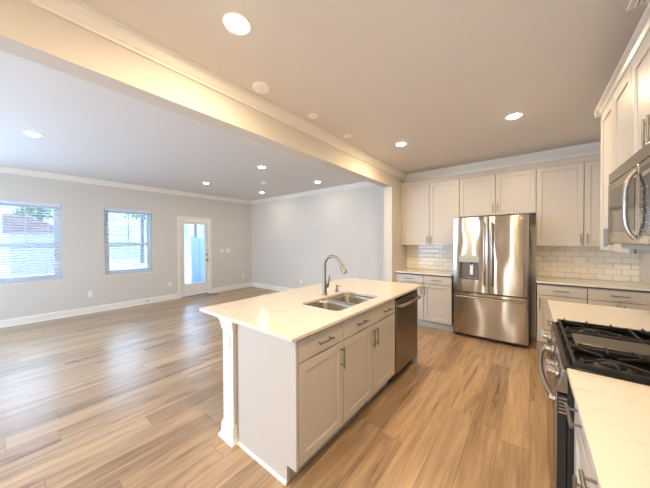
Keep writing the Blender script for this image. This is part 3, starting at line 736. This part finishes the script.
# burners
for x, y, r in ((.17, -.255, .045), (.49, -.255, .038), (.17, .255, .036), (.49, .255, .048)):
    bo = emit_obj('burner_base', MB().lathe([(r*1.25, .9082), (r*1.2, .914), (r*.9, .917), (r*.88, .921)], (x, y, 0), 24), 'griddle', t, smooth=True)
    emit_obj('burner_cap', MB().lathe([(r, .9212), (r*1.02, .925), (r*.9, .929), (.001, .930)], (x, y, 0), 24), 'cast_iron', bo, smooth=True)
def grate(yc, hwid, griddle=False):
    mb = MB(); zt = .942; q = .0055; xa, xb = .040, .635
    ya, yb = yc-hwid, yc+hwid
    for yy in (ya+q, yb-q): mb.box(xa, xb, yy-q, yy+q, zt-.026, zt-.004)
    for xx in (xa+q, (xa+xb)/2, xb-q): mb.box(xx-q, xx+q, ya, yb, zt-.016, zt-.002)
    for xx in (xa+q, (xa+xb)/2, xb-q):
        for yy in (ya+q, yb-q): mb.box(xx-q*1.3, xx+q*1.3, yy-q*1.3, yy+q*1.3, .9085, zt-.004)
    if not griddle:
        for cx in (.17, .49):
            for a in range(4):          # raised fingers towards each burner
                an = PI/4 + a*PI/2; 
                ex = xa+q if math.cos(an) < 0 else (xa+xb)/2
                if cx > .3: ex = (xa+xb)/2 if math.cos(an) < 0 else xb-q
                ey = ya+q if math.sin(an) < 0 else yb-q
                p = Vector((cx+math.cos(an)*.030, yc+math.sin(an)*.030, zt-.002)); e_ = Vector((ex, ey, zt-.006))
                mb.tube([p, p.lerp(e_, .55), e_], [.0045, .0055, .0055], 6)
            for dx_ in (-.10, 0., .10):
                for sy, yy in ((1, ya), (-1, yb)):
                    ln = .055 if dx_ == 0 else .035
                    mb.tube([(cx+dx_, yy+sy*.003, zt-.006), (cx+dx_, yy+sy*.012, zt+.004), (cx+dx_, yy+sy*(ln+.01), zt+.001)], [.0055, .0055, .0045], 6)
    else:
        for i in range(7):
            x = xa+.05+i*.083
            for sy, yy in ((1, ya), (-1, yb)): mb.tube([(x, yy+sy*.003, zt-.006), (x, yy+sy*.010, zt+.003), (x, yy+sy*.024, zt)], [.005, .005, .004], 6)
    return emit_obj('grate', mb, 'cast_iron', t, bevel=.001)
grate(-.255, .122); grate(0, .126, True); grate(.255, .122)
mb = MB(); mb.box(.075, .60, -.085, .085, .928, .9405); ring(mb, 0, 0, 0, 0, 0, 0, 0, 0, 0, 0) if False else None
emit_obj('griddle_plate', mb, 'griddle', t, bevel=.006)

# microwave above the range
t = thing('microwave', 'stainless over-the-range microwave under the right wall cabinets', 'microwave', (.362, 1.851, 1.42))
emit_obj('case', MB().box(.022, .40, y0, y1, .004, .409), 'stainless_dark', t, bevel=.003)
emit_obj('underside_housing', MB().box(.045, .39, y0+.02, y1-.02, -.022, .004), 'display_steel', t, bevel=.003)
emit_obj('grease_filter', MB().box(.10, .26, y0+.06, -.03, -.026, -.022), 'dispenser_grey', t); emit_obj('grease_filter', MB().box(.10, .26, .03, y1-.06, -.026, -.022), 'dispenser_grey', t)
emit_obj('vent_strip', MB().box(-.002, .022, y0, y1, .352, .409), 'stainless_dark', t, bevel=.003)
ysp = -.165
dm = emit_obj('microwave_door', MB().box(-.004, .020, ysp+.002, y1, .006, .348), 'stainless_dark', t, bevel=.004)
emit_obj('door_window', MB().box(-.0055, -.003, ysp+.045, y1-.055, .065, .305), 'black_gloss', dm, bevel=.001)
pts = []
for i in range(11):
    u = -1+2*i/10; pts.append((-.006-.030*(1-u**4), ysp+.030, .178+u*.150))
mb = MB(); mb.tube(pts, .009, 12)
emit_obj('door_handle', mb, 'chrome', dm, smooth=True)
cp = emit_obj('control_panel', MB().box(-.004, .020, y0, ysp-.002, .006, .348), 'stainless_dark', t, bevel=.004)
emit_obj('display', MB().box(-.0055, -.003, y0+.02, ysp-.02, .04, .325), 'black_gloss', cp, bevel=.001)
mb = MB()
for i in range(7):
    for j in range(3):
        yy = y0+.045+j*.052; zz = .065+i*.028
        mb.box(-.0062, -.0054, yy, yy+.020, zz, zz+.004)
mb.box(-.0062, -.0054, y0+.05, y0+.16, .285, .300)
emit_obj('keypad', mb, 'mark_grey', cp)

# right wall cabinets
UG = 'grey wall cabinets along the range wall'
XU = .445
wall_cab('tall two-door grey wall cabinet at the far end of the range wall', (XU, 3.045, 0), -PI/2, .805, [(0, .40, 'r'), (.40, .805, 'l')], group=UG, dep=.325)
wall_cab('short two-door grey wall cabinet directly above the microwave', (XU, 2.238, 0), -PI/2, .775, [(0, .383, 'r'), (.383, .775, 'l')], z0=1.835, hz=1.945, group=UG, dep=.325)
wall_cab('tall two-door grey wall cabinet on the viewer side of the microwave', (XU, 1.461, 0), -PI/2, .90, [(0, .45, 'r'), (.45, .90, 'l')], group=UG, dep=.325)
mb = cornice(0, .56, 3.050, 'y', -1, XU+.006, 2.4405)
prof = [(-.02, 0), (.004, 0), (.004, .014), (.012, .020), (.020, .040), (.034, .052), (.038, .056), (.038, .07), (-.02, .07)]
mb.prism([(3.045+d_, 2.4405+q_) for d_, q_ in prof], XU-.032, XR-.001, 'x')
tag(emit_obj('cabinet_cornice', mb, 'cabinet_paint'), 'grey cornice along the top of the cabinets above the microwave', 'moulding')

# ------------------------------------------------------------------ ceiling fittings
def ceiling_light(x, y, z, label, watts, col, group):
    t = thing('ceiling_light', label, 'ceiling light', (x, y, z), 0, group)
    emit_obj('trim_ring', MB().lathe([(.052, -.003), (.056, -.006), (.076, -.005), (.079, 0), (.052, 0)], (0, 0, 0), 32), 'disc_white', t, smooth=True)
    emit_obj('diffuser', MB().lathe([(.051, -.0005), (.050, -.010), (.038, -.016), (.001, -.019)], (0, 0, 0), 28), 'lamp_glow', t, smooth=True)
    l = bpy.data.lights.new('lamp', 'AREA'); l.shape = 'DISK'; l.size = .09; l.energy = watts; l.color = col
    o = bpy.data.objects.new('lamp', l); C.objects.link(o); o.parent = t; o.location = (0, 0, -.022)
    return t
KG = 'recessed lights in the kitchen ceiling'; LG = 'recessed lights in the living room ceiling'
kz = (CK-1.447)/(2.743-1.447)
for x, y, lb in ((-1.369, .886, 'recessed ceiling light nearest the viewer, beside the header beam'), (-1.357, 3.343, 'recessed kitchen ceiling light beside the header, left of the refrigerator'),
                 (-.137, 3.344, 'recessed kitchen ceiling light above the floor before the refrigerator'), (-.137, .886, 'recessed kitchen ceiling light directly over the viewer'),
                 (-.137, -1.6, 'recessed kitchen ceiling light behind the viewer by the range wall'), (-1.369, -1.6, 'recessed kitchen ceiling light behind the viewer by the header')):
    ceiling_light(x*kz, y*kz, CK, lb, KITCHEN_W, WARM, KG)
for x, y, lb in ((-4.634, .245, 'recessed living room light alone at the left of the photo'), (-5.593, 2.813, 'recessed living room light nearest the windows, in front of the door'),
                 (-3.652, 2.83, 'recessed living room light just under the header beam, nearer row'), (-5.552, 4.296, 'recessed living room light in the far left corner above the door'),
                 (-3.637, 4.322, 'recessed living room light nearest the blank back wall and wing wall'), (-4.634, -1.8, 'recessed living room light behind the viewer')):
    ceiling_light(x, y, CL, lb, LIVING_W, SOFT, LG)
def disc(x, y, z, r, label, cat, name, h=.022):
    t = thing(name, label, cat, (x, y, z))
    emit_obj('base', MB().lathe([(r, 0), (r, -h*.6), (r*.92, -h), (r*.5, -h-.002), (.001, -h-.002)], (0, 0, 0), 30), 'disc_white', t, smooth=True)
    emit_obj('centre_cap', MB().lathe([(r*.4, -h-.0005), (r*.38, -h-.006), (.001, -h-.007)], (0, 0, 0), 20), 'disc_white', t, smooth=True)
disc(-1.765*kz, 1.367*kz, CK, .068, 'round white ceiling disc nearest the viewer, along the header beam', 'smoke detector', 'smoke_detector')
disc(-1.761*kz, 2.019*kz, CK, .055, 'round white ceiling disc, middle of the three beside the header', 'ceiling cover', 'ceiling_cover_plate', .008)
disc(-1.762*kz, 2.673*kz, CK, .055, 'round white ceiling disc farthest of the three beside the header', 'ceiling cover', 'ceiling_cover_plate', .008)
disc(-4.578, 3.598, CL, .062, 'small round white smoke detector on the living room ceiling', 'smoke detector', 'smoke_detector')
# ceiling vent, top right
t = thing('ceiling_vent', 'white slatted ceiling vent at the top right above the cabinets', 'vent', (.50*kz, 2.06*kz, CK))
emit_obj('frame', MB().box(-.075, -.06, -.15, .15, -.008, 0).box(.06, .075, -.15, .15, -.008, 0).box(-.06, .06, -.15, -.135, -.008, 0).box(-.06, .06, .135, .15, -.008, 0), 'disc_white', t, bevel=.001)
mb = MB()
for i in range(6): 
    x = -.05+i*.02; mb.prism([(x-.007, -.002), (x+.004, -.010), (x+.006, -.009), (x-.005, -.001)], -.135, .135, 'y')
emit_obj('louvres', mb, 'disc_white', t)

# ------------------------------------------------------------------ plates on the walls
def plate(label, loc, rz, kind='outlet', wd=.072, ht=.116, group=None):
    t = thing('wall_outlet' if kind == 'outlet' else 'light_switch', label, 'outlet' if kind == 'outlet' else 'light switch', loc, rz, group)
    emit_obj('cover_plate', MB().box(-wd/2, wd/2, -.006, 0, -ht/2, ht/2), 'plate_white', t, bevel=.002)
    if kind == 'outlet':
        for s in (-1, 1):
            if wd < ht: a, b_ = 0, s*.024
            else: a, b_ = s*.024, 0
            r = emit_obj('receptacle', MB().prism([(a+p[0], b_+p[1]) for p in rrect(-.016, .016, -.014, .014, .008, 3)], -.0078, -.006, 'y'), 'plate_white', t)
            emit_obj('slots', MB().box(a-.0075, a-.0055, -.0082, -.0078, b_-.002, b_+.008).box(a+.0055, a+.0075, -.0082, -.0078, b_-.002, b_+.008), 'slot_dark', r)
    else:
        n = max(1, round(wd/.046)-1)
        for i in range(n):
            c = (i-(n-1)/2)*.046
            emit_obj('rocker', MB().prism([(-.006, -.033), (-.0105, -.033), (-.0065, .033), (-.006, .033)], c-.0165, c+.0165, 'x'), 'plate_white', t, bevel=.001)
    return t
OG = 'white wall outlets in the living room'
plate('white outlet low on the wall between the wide left window and next', (XW, 1.103, .391), PI/2, group=OG)
plate('white outlet low on the wall just left of the glazed door', (XW, 2.599, .396), PI/2, group=OG)
plate('white outlet low on the window wall near the far corner', (XW, 4.691, .399), PI/2, group=OG)
plate('white outlet low on the blank back wall above the island', (-4.843, YL, .373), 0, group=OG)
plate('white light switch plate right of the glazed door, nearer the door', (XW, 3.995, 1.178), PI/2, 'switch', .12, group='switch plates right of the glazed door')
plate('white light switch plate right of the glazed door, farther from it', (XW, 4.186, 1.182), PI/2, 'switch', .12, group='switch plates right of the glazed door')
plate('white outlet on the near white island post', (-1.725, 1.0155, .735), 0)
plate('white outlet set sideways in the tile right of the refrigerator', (.52, YK-.011, 1.165), 0, wd=.116, ht=.072)
t = thing('door_stop', 'small spring door stop on the baseboard between window and door', 'door stop', (XW+.015, 2.10, .07))
emit_obj('spring', MB().lathe([(.012, 0), (.012, .004), (.006, .006), (.006, .055)], (0, 0, 0), 12, 'x'), 'nickel', t, smooth=True); emit_obj('tip', MB().lathe([(.009, .055), (.009, .07)], (0, 0, 0), 12, 'x'), 'rubber', t)
t = thing('floor_register', 'brown metal floor register in front of the glazed door', 'vent', (-6.78, 3.55, 0))
mb = MB(); mb.box(-.07, .07, -.16, -.145, .0005, .005); mb.box(-.07, .07, .145, .16, .0005, .005); mb.box(-.07, -.055, -.145, .145, .0005, .005); mb.box(.055, .07, -.145, .145, .0005, .005)
emit_obj('frame', mb, 'threshold_metal', t)
mb = MB()
for i in range(14): mb.box(-.055, .055, -.14+i*.0205, -.131+i*.0205, .0005, .004)
emit_obj('grille', mb, 'threshold_metal', t)
